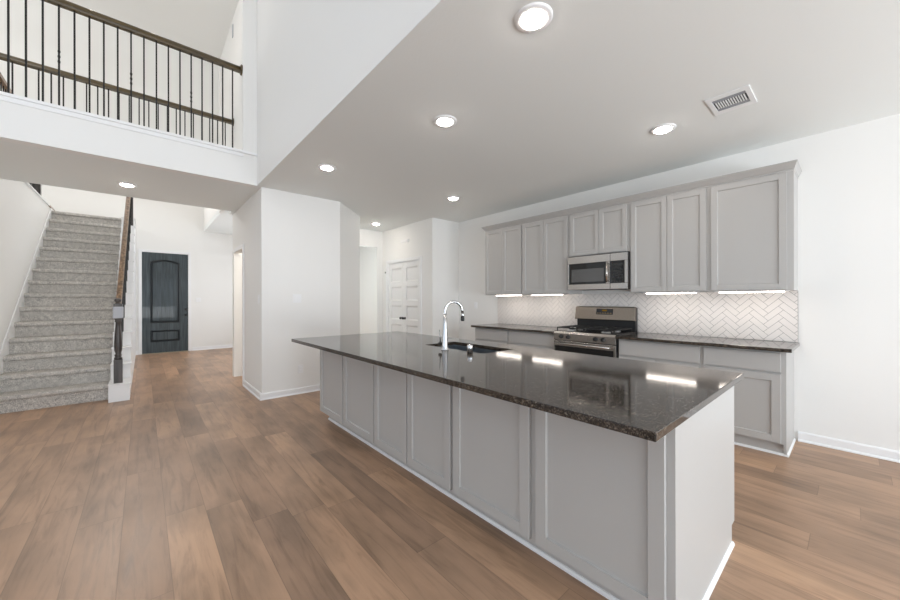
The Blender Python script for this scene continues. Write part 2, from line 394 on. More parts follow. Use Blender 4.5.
# casing of the opening in the centre block's left face
boxes('trim_4', M['trim'], (1.138, 1.154, 6.05, 6.11, 0, 2.14), (1.138, 1.154, 6.11, 6.85, 2.08, 2.14), bevel=.003)

# ------------------------------------------------------------------ front door
D = thing('door_1', 'dark blue-grey front entry door', 'door', (0.425, 11.15, 0)); D['kind'] = 'structure'
for key in ('label', 'category'): del D[key]
x0, x1, zt = -0.018, 0.868, 2.452
def arch(xa, xb, z0, z1, rise, n=12):
    pts = [(xa, z0), (xb, z0)]
    for i in range(n+1):
        t = i/n; x = xb + (xa-xb)*t
        pts.append((x, z1 + rise*(1-(2*t-1)**2)))
    return pts
def ring(bm, outer, inner, y_out, y_in):
    """moulded band between two outlines of equal length (x,z); y_out at outer edge, y_in at inner edge"""
    A = [bm.verts.new((x, y_out, z)) for x, z in outer]; B = [bm.verts.new((x, y_in, z)) for x, z in inner]
    for i in range(len(outer)):
        bm.faces.new((A[i], A[(i+1) % len(outer)], B[(i+1) % len(outer)], B[i]))
bm = nb()
yf = 11.16
# slab outside the two panels
ao = arch(.130, .700, .735, 2.225, .065); lo = [(.135, .275), (.705, .275), (.705, .560), (.135, .560)]
bx(bm, x0, x1, yf+.012, yf+.045, .012, zt)
for a, b, c, d in ((x0, .130, .012, zt), (.705, x1, .012, zt), (.130, .705, .012, .275), (.130, .705, .560, .735)):
    bx(bm, a, b, yf, yf+.012, c, d)
# top rail following the arch
pts = [(.130, zt), (.130, 2.225)] + [(x, z) for x, z in ao[2:][::-1]][1:-1] + [(.700, 2.225), (.705, 2.225), (.705, zt)]
prism(bm, pts, 1, yf, yf+.012)
door_slab = obj('door_slab', bm, M['door_wood'], D)
bm = nb()
def shrink(pts, d, cx, cz):
    xa = min(p[0] for p in pts); xb = max(p[0] for p in pts); za = min(p[1] for p in pts); zb = max(p[1] for p in pts)
    return [(cx + (x-cx)*(1-2*d/(xb-xa)), cz + (z-cz)*(1-2*d/(zb-za))) for x, z in pts]
for o_, cx, cz in ((ao, .415, 1.5), (lo, .42, .4175)):
    a1 = shrink(o_, .012, cx, cz); a2 = shrink(o_, .032, cx, cz); a3 = shrink(o_, .05, cx, cz)
    ring(bm, o_, a1, yf-.006, yf-.010); ring(bm, a1, a2, yf-.010, yf+.011); ring(bm, a2, a3, yf+.011, yf+.002)
    ring(bm, o_, o_, yf-.006, yf+.006)
obj('panel_moulding', bm, mat('entry_moulding_paint', srgb(34, 40, 44), .4), D)
bm = nb()
# planked centre of the tall panel
xa, xb = .185, .645
for i in range(6):
    a = xa + (xb-xa)*i/6; b = xa + (xb-xa)*(i+1)/6
    zz = lambda x: 2.175 + .06*(1-((x-.415)/.23)**2)
    prism(bm, [(a+.003, .79), (b-.003, .79), (b-.003, zz(b-.003)), (a+.003, zz(a+.003))], 1, yf+.002, yf+.012)
bx(bm, .185, .655, yf+.002, yf+.012, .325, .51)
obj('door_panel', bm, M['door_wood'], D, bevel=.0015)
for z, n in ((1.06, 'deadbolt'), (.925, 'door_knob')):
    bm = nb(); prof = [(.028, 0), (.028, -.006), (.012, -.010), (.012, -.03), (.026, -.042), (.026, -.055), (.012, -.062)] if n == 'door_knob' else [(.028, 0), (.028, -.02), (.018, -.026)]
    lathe(bm, prof, (.825, yf, z), 20, 1)
    obj(n, bm, M['black'], D)
bm = nb(); F = .045
bx(bm, -.035-F, -.035+.012, 11.132, 11.16, 0, 2.47+F); bx(bm, .885-.012, .885+F, 11.132, 11.16, 0, 2.47+F); bx(bm, -.035, .885, 11.132, 11.16, 2.458, 2.47+F)
bx(bm, -.035, x0, 11.16, 11.25, 0, 2.47); bx(bm, x1, .885, 11.16, 11.25, 0, 2.47); bx(bm, -.035, .885, 11.16, 11.25, zt, 2.47)
obj('door_frame', bm, M['trim'], D, bevel=.003)
bm = nb(); bx(bm, x0, x1, 11.13, 11.24, 0, .012); obj('threshold', bm, mat('threshold_metal', (.35, .3, .22), .4, .8), D)

# ------------------------------------------------------------------ pantry double door
D = thing('door_2', 'x', 'door', (3.87, (PD0+PD1)/2, 0)); D['kind'] = 'structure'
for key in ('label', 'category'): del D[key]
mid = (PD0+PD1)/2
for s_, (a, b) in enumerate(((PD0+.012, mid-.002), (mid+.002, PD1-.012))):
    bm = nb(); xf = 3.882
    bx(bm, xf+.024, xf+.04, a, b, .01, PDZ-.012)
    st = .085
    bx(bm, xf, xf+.024, a, a+st, .01, PDZ-.012); bx(bm, xf, xf+.024, b-st, b, .01, PDZ-.012)
    zs = [.01, .14]; ph = (PDZ-.012-.14-.10-.10*4)/5
    z = .14
    rails = [(.01, .14)]
    panels = []
    for i in range(5):
        panels.append((z, z+ph)); z += ph
        rails.append((z, z+.10)); z += .10
    for r0, r1 in rails: bx(bm, xf, xf+.024, a+st, b-st, r0, min(r1, PDZ-.012))
    for p0, p1 in panels: # raised centre
        prism_pts = [(p0+.035), (p1-.035)]
        prism(bm, [(xf+.001, p1+.001), (xf+.024, p1-.030), (xf+.024, p1+.001)], 1, a+st, b-st)
        prism(bm, [(xf+.001, p0-.001), (xf+.024, p0+.022), (xf+.024, p0-.001)], 1, a+st, b-st)
    leaf = obj('door_leaf', bm, M['door_white'], D, bevel=.003)
    yk = mid - .05 if s_ == 0 else mid + .05
    bm = nb(); lathe(bm, [(.026, 0), (.026, -.006), (.010, -.010), (.010, -.03), (.024, -.040), (.026, -.05), (.014, -.06)], (xf, yk, .93), 20, 0)
    obj('door_knob', bm, M['black'], leaf)
bm = nb(); F = .06
bx(bm, 3.854, 3.87, PD0-F, PD0, 0, PDZ+F); bx(bm, 3.854, 3.87, PD1, PD1+F, 0, PDZ+F); bx(bm, 3.854, 3.87, PD0, PD1, PDZ, PDZ+F)
bx(bm, 3.87, 3.92, PD0, PD0+.010, 0, PDZ); bx(bm, 3.87, 3.92, PD1-.010, PD1, 0, PDZ); bx(bm, 3.87, 3.92, PD0, PD1, PDZ-.010, PDZ)
obj('door_frame', bm, M['trim'], D, bevel=.004)

# ------------------------------------------------------------------ staircase
Y0, RUN, RISE, NST = 6.34, .255, .199, 15
SX0, SX1 = -1.295, -.33
ST = thing('staircase', 'grey carpeted staircase with a white stepped curb, turned newel post and wooden handrail', 'staircase', (-.8, 6.2, 0))
for i in range(NST):
    yn = Y0 + i*RUN; zt = (i+1)*RISE; zb = i*RISE; yb = yn + RUN + .03
    if i == NST-1: yb = 11.147
    r = .022
    pts = [(yn+.035, zb if i else 0), (yn+.030, zt-.062), (yn+.008, zt-.058)]
    for k in range(7):
        a = -PI/2 - .3 - k*(PI-.3)/6*0.92
        pts.append((yn+r+r*math.cos(a), zt-.024+ .024*math.sin(-a) if False else zt-.026 + .026*math.sin(-(-PI/2 - k*PI/2/6*2)) if False else zt-.024))
    pts = [(yn+.035, zb), (yn+.032, zt-.060), (yn+.012, zt-.056), (yn+.003, zt-.046), (yn, zt-.032), (yn+.002, zt-.016), (yn+.010, zt-.005), (yn+.022, zt), (yb, zt), (yb, zb)]
    bm = nb(); prism(bm, pts, 0, SX0, SX1)
    obj('step', bm, M['carpet'], ST)
# white stepped curb that closes the open side
pts = [(Y0-.18, 0), (Y0-.18, RISE+.012)]
for i in range(1, NST):
    pts += [(Y0+i*RUN-.012, i*RISE+.012), (Y0+i*RUN-.012, (i+1)*RISE+.012)]
pts += [(11.15, NST*RISE+.012), (11.15, 0)]
bm = nb()
# build as separate columns to keep faces convex
ys_ = [Y0-.18] + [Y0+i*RUN-.012 for i in range(1, NST)] + [11.147]
for i in range(NST): bx(bm, SX1, -.13, ys_[i], ys_[i+1], 0, (i+1)*RISE+.012)
bmesh.ops.remove_doubles(bm, verts=bm.verts, dist=1e-5)
obj('stair_curb', bm, M['trim'], ST)
# thin tread caps on the curb
for i in range(NST):
    bm = nb(); bx(bm, SX1-.004, -.118, ys_[i]-.014, ys_[i+1] if i == NST-1 else ys_[i+1]-.014, (i+1)*RISE+.012, (i+1)*RISE+.024)
    obj('curb_cap', bm, M['trim'], ST, bevel=.002)
# skirt board on the left wall
bm = nb()
k_ = RISE/RUN
prism(bm, [(6.05, 0), (6.05, .14), (6.2, .22), (Y0+14*RUN, 3.03), (11.147, 3.03), (11.147, 2.9), (Y0+14*RUN, 2.7), (6.45, 0)], 0, -1.307, -1.295)
obj('skirt_board', bm, M['trim'], ST)

# stair railing
SR = ST
nx, ny, nz0 = -.242, Y0-.075, RISE+.024
bm = nb()
bx(bm, nx-.042, nx+.042, ny-.042, ny+.042, nz0, nz0+.30)
prof = [(.030, .30), (.040, .305), (.040, .325), (.028, .335), (.036, .35), (.036, .36), (.025, .375), (.038, .42), (.040, .50), (.036, .60), (.028, .72), (.024, .78), (.034, .79), (.034, .80), (.028, .81), (.038, .82), (.03, .83)]
lathe(bm, prof, (nx, ny, nz0), 24)
bx(bm, nx-.042, nx+.042, ny-.042, ny+.042, nz0+.83, nz0+1.02)
lathe(bm, [(.036, 1.02), (.022, 1.03), (.022, 1.04), (.036, 1.06), (.030, 1.085), (.006, 1.095)], (nx, ny, nz0), 24)
npst = obj('newel_post', bm, M['newel_wood'], SR)
bm = nb(); bx(bm, nx-.050, nx+.050, ny-.050, ny+.050, nz0+.835, nz0+.985)
w_ = obj('foam_wrap', bm, M['tape'], npst, bevel=.008); w_['label'] = 'grey foam wrap on the newel post'
bm = nb()
def sweep_profile(bm, pts, prof):
    """profile (u across x, v up) placed at each (x,y,z)"""
    rings = [[bm.verts.new((p[0]+u, p[1], p[2]+v)) for u, v in prof] for p in pts]
    n = len(prof)
    for a, b in zip(rings, rings[1:]):
        for k in range(n): bm.faces.new((a[k], a[(k+1) % n], b[(k+1) % n], b[k]))
    bm.faces.new(rings[0]); bm.faces.new(rings[-1][::-1])
RP = [(-.03, -.032), (.03, -.032), (.032, -.01), (.026, .005), (.03, .018), (.02, .031), (-.02, .031), (-.03, .018), (-.026, .005), (-.032, -.01)]
rx = lambda y: -.252 + (y-Y0)*.0165
zr = lambda y: RISE + (y-Y0)*k_ + .90
sweep_profile(bm, [(rx(Y0-.03), Y0-.03, zr(Y0-.03)), (rx(Y0+13.6*RUN), Y0+13.6*RUN, zr(Y0+13.6*RUN))], RP)
obj('handrail', bm, M['stair_wood'], SR)
yT = Y0+14*RUN-.06
bm = nb(); bx(bm, rx(yT)-.045, rx(yT)+.045, yT-.09, yT, NST*RISE+.024-RISE, 4.25)
obj('newel_post', bm, M['newel_wood'], SR, bevel=.004)
def baluster_bm(x, y, z0, z1, s=.0065, knuckle=False):
    bm = nb(); bx(bm, x-s, x+s, y-s, y+s, z0, z1)
    if knuckle:
        zc = (z0+z1)/2
        for dz in (-.05, 0, .05): lathe(bm, [(s, -.018), (.0095, -.008), (.0105, 0), (.0095, .008), (s, .018)], (x, y, zc+dz), 10)
    return bm
for i in range(14):
    for fr in (.28, .72):
        y = ys_[i] + (ys_[i+1]-ys_[i])*fr
        if i == 0:
            y = Y0 + .05 + (fr-.28)*.33
        if y > yT-.12: continue
        z0 = (i+1)*RISE+.024
        obj('baluster', baluster_bm(rx(y)+.010, y, z0, zr(y)-.028, .0065), M['iron'], SR)

# ------------------------------------------------------------------ balcony railings
RP2 = [(-.026, -.036), (.026, -.036), (.031, -.018), (.031, .010), (.022, .027), (.008, .036), (-.008, .036), (-.022, .027), (-.031, .010), (-.031, -.018)]
def railing(label, y, zc, xa, xb, zb, xs, knuckles):
    R = thing('balcony_railing', label, 'railing', ((xa+xb)/2, y, zb), 'balcony railings')
    bm = nb()
    rings = [[bm.verts.new((x, y+u, zc+v)) for u, v in RP2] for x in (xa, xb)]
    n = len(RP2)
    for k in range(n):
        f = bm.faces.new((rings[0][k], rings[0][(k+1) % n], rings[1][(k+1) % n], rings[1][k]))
        f.smooth = 2 <= k <= 8
    bm.faces.new(rings[0]); bm.faces.new(rings[1][::-1])
    obj('handrail', bm, M['rail_wood'], R)
    bm = nb(); lathe(bm, [(.062, 0), (.062, -.012), (.05, -.02)], (xb+.018, y, zc), 24, 0)
    obj('rosette', bm, M['rail_wood'], R)
    first = {}
    for i, x in enumerate(xs):
        kn = i in knuckles
        if kn not in first:
            o = obj('baluster', baluster_bm(x, y, zb, zc-.03, .0068, kn), M['iron'], R); first[kn] = (o, x)
        else:
            o0, xx = first[kn]; o = o0.copy(); COL.objects.link(o); o.parent = R; o.location = (x-xx, 0, 0)
    return R
railing('balcony railing nearest, standing on the white curb of the bridge', 5.06, 4.185, -1.30, .926, 3.15, [.841-.1036*k for k in range(21)], (4, 9, 14, 19))
railing('balcony railing behind, on the far side of the bridge overlooking the stairs', 6.63, 4.185, -1.30, 1.097, 3.0, [1.0-.1036*k for k in range(22)], (4, 9, 14, 19))
# railing along the stairwell on the half-wall cap
R = thing('stairwell_railing', 'wooden railing at far left running above the stair half wall', 'railing', (-1.37, 8.0, 3.06))
bm = nb(); sweep_profile(bm, [(-1.37, 6.70, 4.13), (-1.37, 9.2, 4.13)], RP); obj('handrail', bm, M['stair_wood'], R)
for k in range(23):
    bm = baluster_bm(-1.37, 6.78+.105*k, 3.06, 4.10); obj('baluster', bm, M['iron'], R)
bm = nb(); bx(bm, -1.415, -1.325, 9.18, 9.27, 3.06, 4.28); obj('newel_post', bm, M['newel_wood'], R, bevel=.004)
bm = nb(); bx(bm, -1.45, -1.298, 9.72, 11.14, 3.03, 3.062)
struct('trim_5', bm, M['stair_wood'])

# ------------------------------------------------------------------ cabinets
def shaker(bm, x, y0, y1, z0, z1, rail=.057, t=.02, rec=.012):
    """door facing -X, front face at x"""
    bx(bm, x, x+t, y0, y0+rail, z0, z1); bx(bm, x, x+t, y1-rail, y1, z0, z1)
    bx(bm, x, x+t, y0+rail, y1-rail, z0, z0+rail); bx(bm, x, x+t, y0+rail, y1-rail, z1-rail, z1)
    bx(bm, x+rec, x+t, y0+rail, y1-rail, z0+rail, z1-rail)
    # small bead at the inner edge
    e = .004
    a0, a1, b0, b1 = y0+rail, y1-rail, z0+rail, z1-rail
    o4 = [(a0, b0), (a1, b0), (a1, b1), (a0, b1)]; i4 = [(a0+e, b0+e), (a1-e, b0+e), (a1-e, b1-e), (a0+e, b1-e)]
    A = [bm.verts.new((x+.006, p[0], p[1])) for p in o4]; B = [bm.verts.new((x+rec-.0004, p[0], p[1])) for p in i4]
    for k in range(4): bm.faces.new((A[k], A[(k+1) % 4], B[(k+1) % 4], B[k]))
def door_obj(name, x, y0, y1, z0, z1, parent, rail=.057):
    bm = nb(); shaker(bm, x, y0, y1, z0, z1, rail); return obj(name, bm, M['cab'], parent, bevel=.0012)

# island
IX, IB = 1.42, 2.39           # door plane, back
CTB = CT - .03
doors = [(3.161+.012, 3.739), (2.587-.006, 3.161-.004), (2.107, 2.571), (1.632, 2.095), (1.044, 1.604), (.449, 1.006)]
units = [(3.167, 3.745, [(3.184, 3.739)], 'farthest grey cabinet of the island, at its left end in the photo'),
         (2.579, 3.167, [(2.587, 3.161)], 'island cabinet second from the far end, single recessed panel'),
         (1.618, 2.579, [(2.107, 2.571), (1.632, 2.095)], 'island cabinet with two narrow doors, below the sink faucet'),
         (1.025, 1.618, [(1.044, 1.604)], 'grey island cabinet second nearest, with one wide recessed panel door'),
         (.42, 1.025, [(.449, 1.006)], 'nearest grey island cabinet at the corner, joined to the tall white end panel')]
for a, b, ds, lab in units:
    C_ = thing('island_cabinet', lab, 'cabinet', (1.9, (a+b)/2, 0), 'cabinets along the island')
    bm = nb()
    if a < .5: bx(bm, IX+.02, IB-.006, a+.019, b, .10, CTB)
    elif ds[0][1] > 2.2 and len(ds) == 2:
        # sink base: open box so the basin hangs inside
        bx(bm, IX+.02, IX+.04, a, b, .10, CTB); bx(bm, IB-.02, IB, a, b, .10, CTB); bx(bm, IX+.04, IB-.02, a, b, .10, .12)
        bx(bm, IX+.04, IB-.02, a, a+.016, .12, CTB); bx(bm, IX+.04, IB-.02, b-.016, b, .12, CTB)
    else: bx(bm, IX+.02, IB, a, b, .10, CTB)
    obj('cabinet_body', bm, M['cab'], C_)
    for d0, d1 in ds: door_obj('door', IX, d0, d1, .112, CTB-.008, C_)
    bm = nb(); bx(bm, 1.515, 2.32, a + (.02 if a < .5 else 0), b - (.02 if b > 3.7 else 0), 0, .10); obj('toe_kick', bm, M['cab'], C_)
    bm = nb(); prism(bm, [(1.515, 0), (1.503, 0), (1.504, .01), (1.509, .017), (1.515, .019)], 1, a, b - (.02 if b > 3.7 else 0))
    obj('shoe_moulding', bm, M['trim'], C_)
    if a < .5:
        bm = nb()
        prism(bm, [(IX+.02, .10), (1.515, .10), (1.515, 0), (2.33, 0), (2.33, .10), (IB, .10), (IB, CTB), (IX+.02, CTB)], 1, a, a+.019)
        e_ = obj('end_panel', bm, M['trim_cab'] if 'trim_cab' in M else M['cab'], C_); e_['label'] = 'smooth pale end panel'
        bm = nb(); prism(bm, [(a, 0), (a-.012, 0), (a-.011, .01), (a-.006, .017), (a, .019)], 0, 1.503, 2.33)
        obj('shoe_moulding', bm, M['trim'], C_)
# island countertop with the sink cutout
IC = (1.14, 2.408, .382, 3.766); SK = (1.866, 2.212, 1.775, 2.468)
def slab_with_hole(bm, o, h, z0, z1):
    def rect(r, z): return [bm.verts.new((r[i], r[j], z)) for i, j in ((0, 2), (1, 2), (1, 3), (0, 3))]
    ot, it, ob, ib = rect(o, z1), rect(h, z1), rect(o, z0), rect(h, z0)
    for k in range(4):
        n = (k+1) % 4
        bm.faces.new((ot[k], ot[n], it[n], it[k])); bm.faces.new((ob[k], ib[k], ib[n], ob[n]))
        bm.faces.new((ot[k], ob[k], ob[n], ot[n])); bm.faces.new((it[k], it[n], ib[n], ib[k]))
bm = nb(); slab_with_hole(bm, IC, SK, CTB, CT)
tag(obj('island_countertop', bm, M['granite'], None, bevel=.003), 'long polished dark granite worktop on the island', 'countertop')
# sink
bm = nb()
a0, a1, b0, b1 = SK; zt_, zb_ = CTB-.001, .68
e = .006
slab_with_hole(bm, (a0-.02, a1+.02, b0-.02, b1+.02), (a0-.004, a1+.004, b0-.004, b1+.004), zt_-.003, zt_)
for r in ((a0-.006, a0-.004, b0-.006, b1+.006), (a1+.004, a1+.006, b0-.006, b1+.006)): bx(bm, *r, zb_, zt_-.003)
for r in ((a0-.004, a1+.004, b0-.006, b0-.004), (a0-.004, a1+.004, b1+.004, b1+.006)): bx(bm, *r, zb_, zt_-.003)
bx(bm, a0-.006, a1+.006, b0-.006, b1+.006, zb_-.003, zb_)
SN = thing('kitchen_sink', 'undermount stainless sink set into the island worktop', 'sink', ((a0+a1)/2, (b0+b1)/2, zb_-.003))
obj('basin', bm, M['steel_sink'], SN)
bm = nb(); lathe(bm, [(.045, 0), (.045, .003), (.03, .001), (.012, .001)], ((a0+a1)/2, (b0+b1)/2, zb_), 24); obj('drain', bm, M['chrome'], SN)
# faucet
FX, FY = 1.785, 2.106
FC = thing('faucet', 'tall curved chrome pull-down faucet standing on the island beside the sink', 'faucet', (FX, FY, CT))
bm = nb(); lathe(bm, [(.030, 0), (.030, .004), (.027, .008), (.025, .03), (.021, .12), (.0160, .20), (.0125, .287)], (FX, FY, CT), 28); body = obj('faucet_body', bm, M['chrome'], FC)
R_ = .074; zc = CT + .303; dx, dy = .93, -.36
pts = [(FX, FY, CT+.25), (FX, FY, CT+.285)]
for k in range(17):
    a = PI - k*(PI*.94)/16
    d = R_ + R_*math.cos(a)
    pts.append((FX+d*dx, FY+d*dy, zc + R_*math.sin(a)))
pts.append((pts[-1][0]+.003, pts[-1][1]-.001, pts[-1][2]-.035))
bm = nb(); tube(bm, pts, [.0115, .0113]+[.0105]*18, 14); obj('spout', bm, M['chrome'], FC)
ex_, ey_, ez_ = pts[-1]
bm = nb(); lathe(bm, [(.0105, .004), (.0135, -.004), (.0145, -.030)], (ex_, ey_, ez_), 18); sh = obj('spray_head', bm, M['chrome'], FC)
bm = nb(); lathe(bm, [(.0148, -.030), (.0155, -.052), (.011, -.058)], (ex_, ey_, ez_), 18); o = obj('spray_tip', bm, M['black'], FC); o['label'] = 'black rubber tip of the spray head'
bm = nb(); tube(bm, [(FX, FY, CT+.045), (FX, FY+.068, CT+.045)], .013, 14); hb = obj('handle_hub', bm, M['iron'], FC); hb['label'] = 'dark handle hub'
bm = nb(); tube(bm, [(FX, FY+.055, CT+.05), (FX-.002, FY+.058, CT+.10), (FX-.004, FY+.064, CT+.155)], [.0055, .004, .0035], 10); obj('lever', bm, M['chrome'], FC)
bm = nb(); lathe(bm, [(.022, 0), (.022, .055), (.019, .06), (.006, .061)], (1.82, 1.861, CT), 24)
tag(obj('air_gap', bm, mat('satin_chrome', (.85, .85, .86), .25, 1.0), None), 'short chrome cylinder standing on the island in front of the sink', 'sink fitting')

# wall base cabinets
BX = 3.91; BF = 3.93
bases = [(.356, .927, [(.388, .912)], 'base cabinet at the right end of the wall run, beside the bare wall', True),
         (.927, 1.690, [(.943, 1.680)], 'base cabinet right of the range, with one wide drawer', False),
         (2.462, 3.229, [(2.478, 3.221)], 'base cabinet left of the range, with one wide drawer', False),
         (3.229, 3.895, [(3.237, 3.885)], 'base cabinet at the far left end of the wall run', False)]
for a, b, ds, lab, end in bases:
    C_ = thing('base_cabinet', lab, 'cabinet', (4.2, (a+b)/2, 0), 'base cabinets along the wall')
    bm = nb(); bx(bm, BF, W-.002, a + (.018 if end else 0), b, .10, CTB); obj('cabinet_body', bm, M['cab'], C_)
    for d0, d1 in ds:
        bm = nb(); bx(bm, BX, BF, d0, d1, .69, .846); obj('drawer', bm, M['cab'], C_, bevel=.003)
        if d1-d0 > .6:
            mm = (d0+d1)/2
            door_obj('door', BX, d0, mm-.002, .112, .672, C_); door_obj('door', BX, mm+.002, d1, .112, .672, C_)
        else: door_obj('door', BX, d0, d1, .112, .672, C_)
    bm = nb(); bx(bm, 3.967, W-.002, a+(.02 if end else 0), b, 0, .10); obj('toe_kick', bm, M['cab'], C_)
    bm = nb(); prism(bm, [(3.967, 0), (3.955, 0), (3.956, .01), (3.961, .017), (3.967, .019)], 1, a, b); obj('shoe_moulding', bm, M['trim'], C_)
    if end:
        bm = nb(); prism(bm, [(BF, .06), (3.96, .06), (3.96, 0), (W-.002, 0), (W-.002, CTB), (BF, CTB)], 1, a, a+.018); e_ = obj('end_panel', bm, M['cab'], C_)
        bm = nb(); prism(bm, [(a, 0), (a-.012, 0), (a-.011, .01), (a-.006, .017), (a, .019)], 0, 3.955, W-.016); obj('shoe_moulding', bm, M['trim'], C_)
bm = nb(); bx(bm, 3.847, W-.012, .317, 1.692, CTB, CT)
tag(obj('countertop', bm, M['granite'], None, bevel=.003), 'dark granite wall worktop right of the range', 'countertop')
bm = nb(); bx(bm, 3.847, W-.012, 2.460, 3.915, CTB, CT)
tag(obj('countertop', bm, M['granite'], None, bevel=.003), 'dark granite wall worktop left of the range', 'countertop')

# upper cabinets
UX, UF = 4.15, 4.17
ups = [(.330, .927, [(.372, .905)], 1.365, 'rightmost upper cabinet, with one wide door', 1),
       (.927, 1.665, [(.945, 1.285), (1.289, 1.648)], 1.365, 'two-door upper cabinet right of the microwave', 0),
       (1.665, 2.42, [(1.695, 2.018), (2.022, 2.400)], 1.835, 'short two-door upper cabinet directly above the microwave', 0),
       (2.42, 3.165, [(2.440, 2.800), (2.804, 3.153)], 1.365, 'two-door upper cabinet left of the microwave', 0),
       (3.165, 3.900, [(3.182, 3.530), (3.534, 3.888)], 1.365, 'leftmost two-door upper cabinet at the far end', 0)]
M['cab_up'] = M['cab']
for a, b, ds, z0, lab, end in ups:
    C_ = thing('upper_cabinet', lab, 'cabinet', (4.3, (a+b)/2, z0), 'upper cabinets above the wall worktop')
    bm = nb(); bx(bm, UF, W-.002, a, b, z0, 2.384)
    obj('cabinet_body', bm, M['cab'], C_)
    for d0, d1 in ds: door_obj('door', UX, d0, d1, z0+.010, 2.375, C_, .05)
# crown moulding mitred round the ends
prof = [(.0, 2.385), (.006, 2.385), (.008, 2.398), (.022, 2.403), (.030, 2.414), (.044, 2.426), (.058, 2.436), (.060, 2.441), (.070, 2.443), (.070, 2.450), (.0, 2.450)]
bm = nb(); rings = []
for d, z in prof:
    x = UF - d; ya = .33 - d*.4; yb = 3.90 + d*.4
    rings.append([bm.verts.new(p) for p in ((W-.003, ya, z), (x, ya, z), (x, yb, z), (W-.003, yb, z))])
for a, b in zip(rings, rings[1:] + rings[:1]):
    for k in range(3): bm.faces.new((a[k], a[k+1], b[k+1], b[k]))
bm.faces.new([r[0] for r in rings]); bm.faces.new([r[3] for r in rings][::-1])
tag(obj('crown_moulding', bm, M['cab'], None), 'grey crown moulding running along the top of the upper cabinets', 'moulding')

# under-cabinet lights
first = None
for a, b, lab in ((.394, .852, 'lit light bar under the rightmost upper cabinet'), (1.051, 1.504, 'lit light bar under the upper cabinet right of the microwave'),
                  (2.554, 3.031, 'lit light bar under the upper cabinet left of the microwave'), (3.237, 3.706, 'lit light bar under the leftmost upper cabinet')):
    yc = (a+b)/2
    if first is None:
        first = thing('under_cabinet_light', lab, 'light', (4.215, yc, 1.353), 'light bars under the upper cabinets')
        bm = nb(); bx(bm, 4.195, 4.245, a-.03, b+.03, 1.358, 1.3648); obj('housing', bm, M['plate'], first)
        bm = nb(); bx(bm, 4.197, 4.243, a, b, 1.349, 1.3579); obj('lens', bm, M['strip'], first)
    else: dup(first, (4.215, yc, 1.353), lab)

# ------------------------------------------------------------------ herringbone backsplash
bm = nb(); TW, TL, g = .05, .15, .0016
c45 = math.sqrt(.5)
oy, oz = .354, .905
def tile(x0, y0, x1, y1):
    q = []
    for x, y in ((x0+g, y0+g), (x1-g, y0+g), (x1-g, y1-g), (x0+g, y1-g)):
        q.append((oy + (x-y)*c45, oz + (x+y)*c45))
    if max(p[0] for p in q) < .30 or min(p[0] for p in q) > 3.98 or max(p[1] for p in q) < CT-.02 or min(p[1] for p in q) > 1.42: return
    prism(bm, q, 0, W-.011, W-.004)
for i in range(-90, 90):
    for j in range(-45, 45):
        ax = i*TW + j*TL; ay = i*TW - j*TL
        tile(ax, ay, ax+TL, ay+TW)
        tile(ax+TL, ay+TW-TL, ax+TL+TW, ay+TW)
for co_, no_ in (((0, .330, 0), (0, -1, 0)), ((0, 3.925, 0), (0, 1, 0)), ((0, 0, CT+.002), (0, 0, -1)), ((0, 0, 1.3640), (0, 0, 1))):
    bmesh.ops.bisect_plane(bm, geom=bm.verts[:]+bm.edges[:]+bm.faces[:], plane_co=co_, plane_no=no_, clear_outer=True)
# middle section behind the range and microwave reaches the same height
BS = thing('backsplash', 'white herringbone tile backsplash between worktop and upper cabinets', 'backsplash', (W-.01, 2.1, CT))
obj('herringbone_tiles', bm, M['tile'], BS)
bm = nb(); bx(bm, W-.0085, W-.002, .328, 3.927, CT+.001, 1.364); obj('grout', bm, M['grout'], BS)

# ------------------------------------------------------------------ microwave
MX = 4.10; mw0, mw1, mz0, mz1 = 1.665, 2.405, 1.41, 1.825
MW = thing('microwave', 'stainless steel over-the-range microwave with black glass door', 'microwave', (4.3, 2.03, mz0))
bm = nb(); bx(bm, MX+.03, W-.012, mw0, mw1, mz0+.012, mz1+.008); obj('housing', bm, M['black'], MW)
bm = nb()
# door: steel frame with opening
bx(bm, MX, MX+.03, 1.862, mw1, 1.735, mz1); bx(bm, MX, MX+.03, 1.862, mw1, mz0, 1.478)
bx(bm, MX, MX+.03, 2.386, mw1, 1.478, 1.735); bx(bm, MX, MX+.03, 1.862, 1.91, 1.478, 1.735)
mdoor = obj('door', bm, M['steel'], MW, bevel=.003)
bm = nb(); bx(bm, MX+.004, MX+.03, 1.91, 2.386, 1.478, 1.735); obj('door_window', bm, M['glassblack'], mdoor)
bm = nb(); bx(bm, MX+.002, MX+.004, 1.935, 2.35, 1.505, 1.665); obj('window_screen', bm, mat('microwave_screen', srgb(92, 92, 92), .12), mdoor)
bm = nb(); tube(bm, [(MX-.032, 1.886, 1.49), (MX-.032, 1.886, 1.725)], .011, 12)
for z in (1.51, 1.705): tube(bm, [(MX, 1.886, z), (MX-.032, 1.886, z)], .006, 8)
obj('handle', bm, M['steel'], mdoor)
bm = nb(); bx(bm, MX, MX+.03, mw0, 1.858, 1.735, mz1); bx(bm, MX, MX+.03, mw0, 1.858, mz0, 1.478); bx(bm, MX, MX+.03, mw0, 1.697, 1.478, 1.735)
fascia = obj('control_fascia', bm, M['steel'], MW, bevel=.003)
bm = nb(); bx(bm, MX+.003, MX+.03, 1.697, 1.856, 1.478, 1.735); cp = obj('control_panel', bm, M['glassblack'], fascia)
bm = nb()
for r in range(5):
    for c in range(3): bx(bm, MX+.0015, MX+.003, 1.722+c*.042, 1.748+c*.042, 1.50+r*.032, 1.516+r*.032)
bx(bm, MX+.0015, MX+.003, 1.72, 1.83, 1.68, 1.71)
obj('keypad', bm, mat('keypad_grey', srgb(34, 35, 35), .3), fascia)
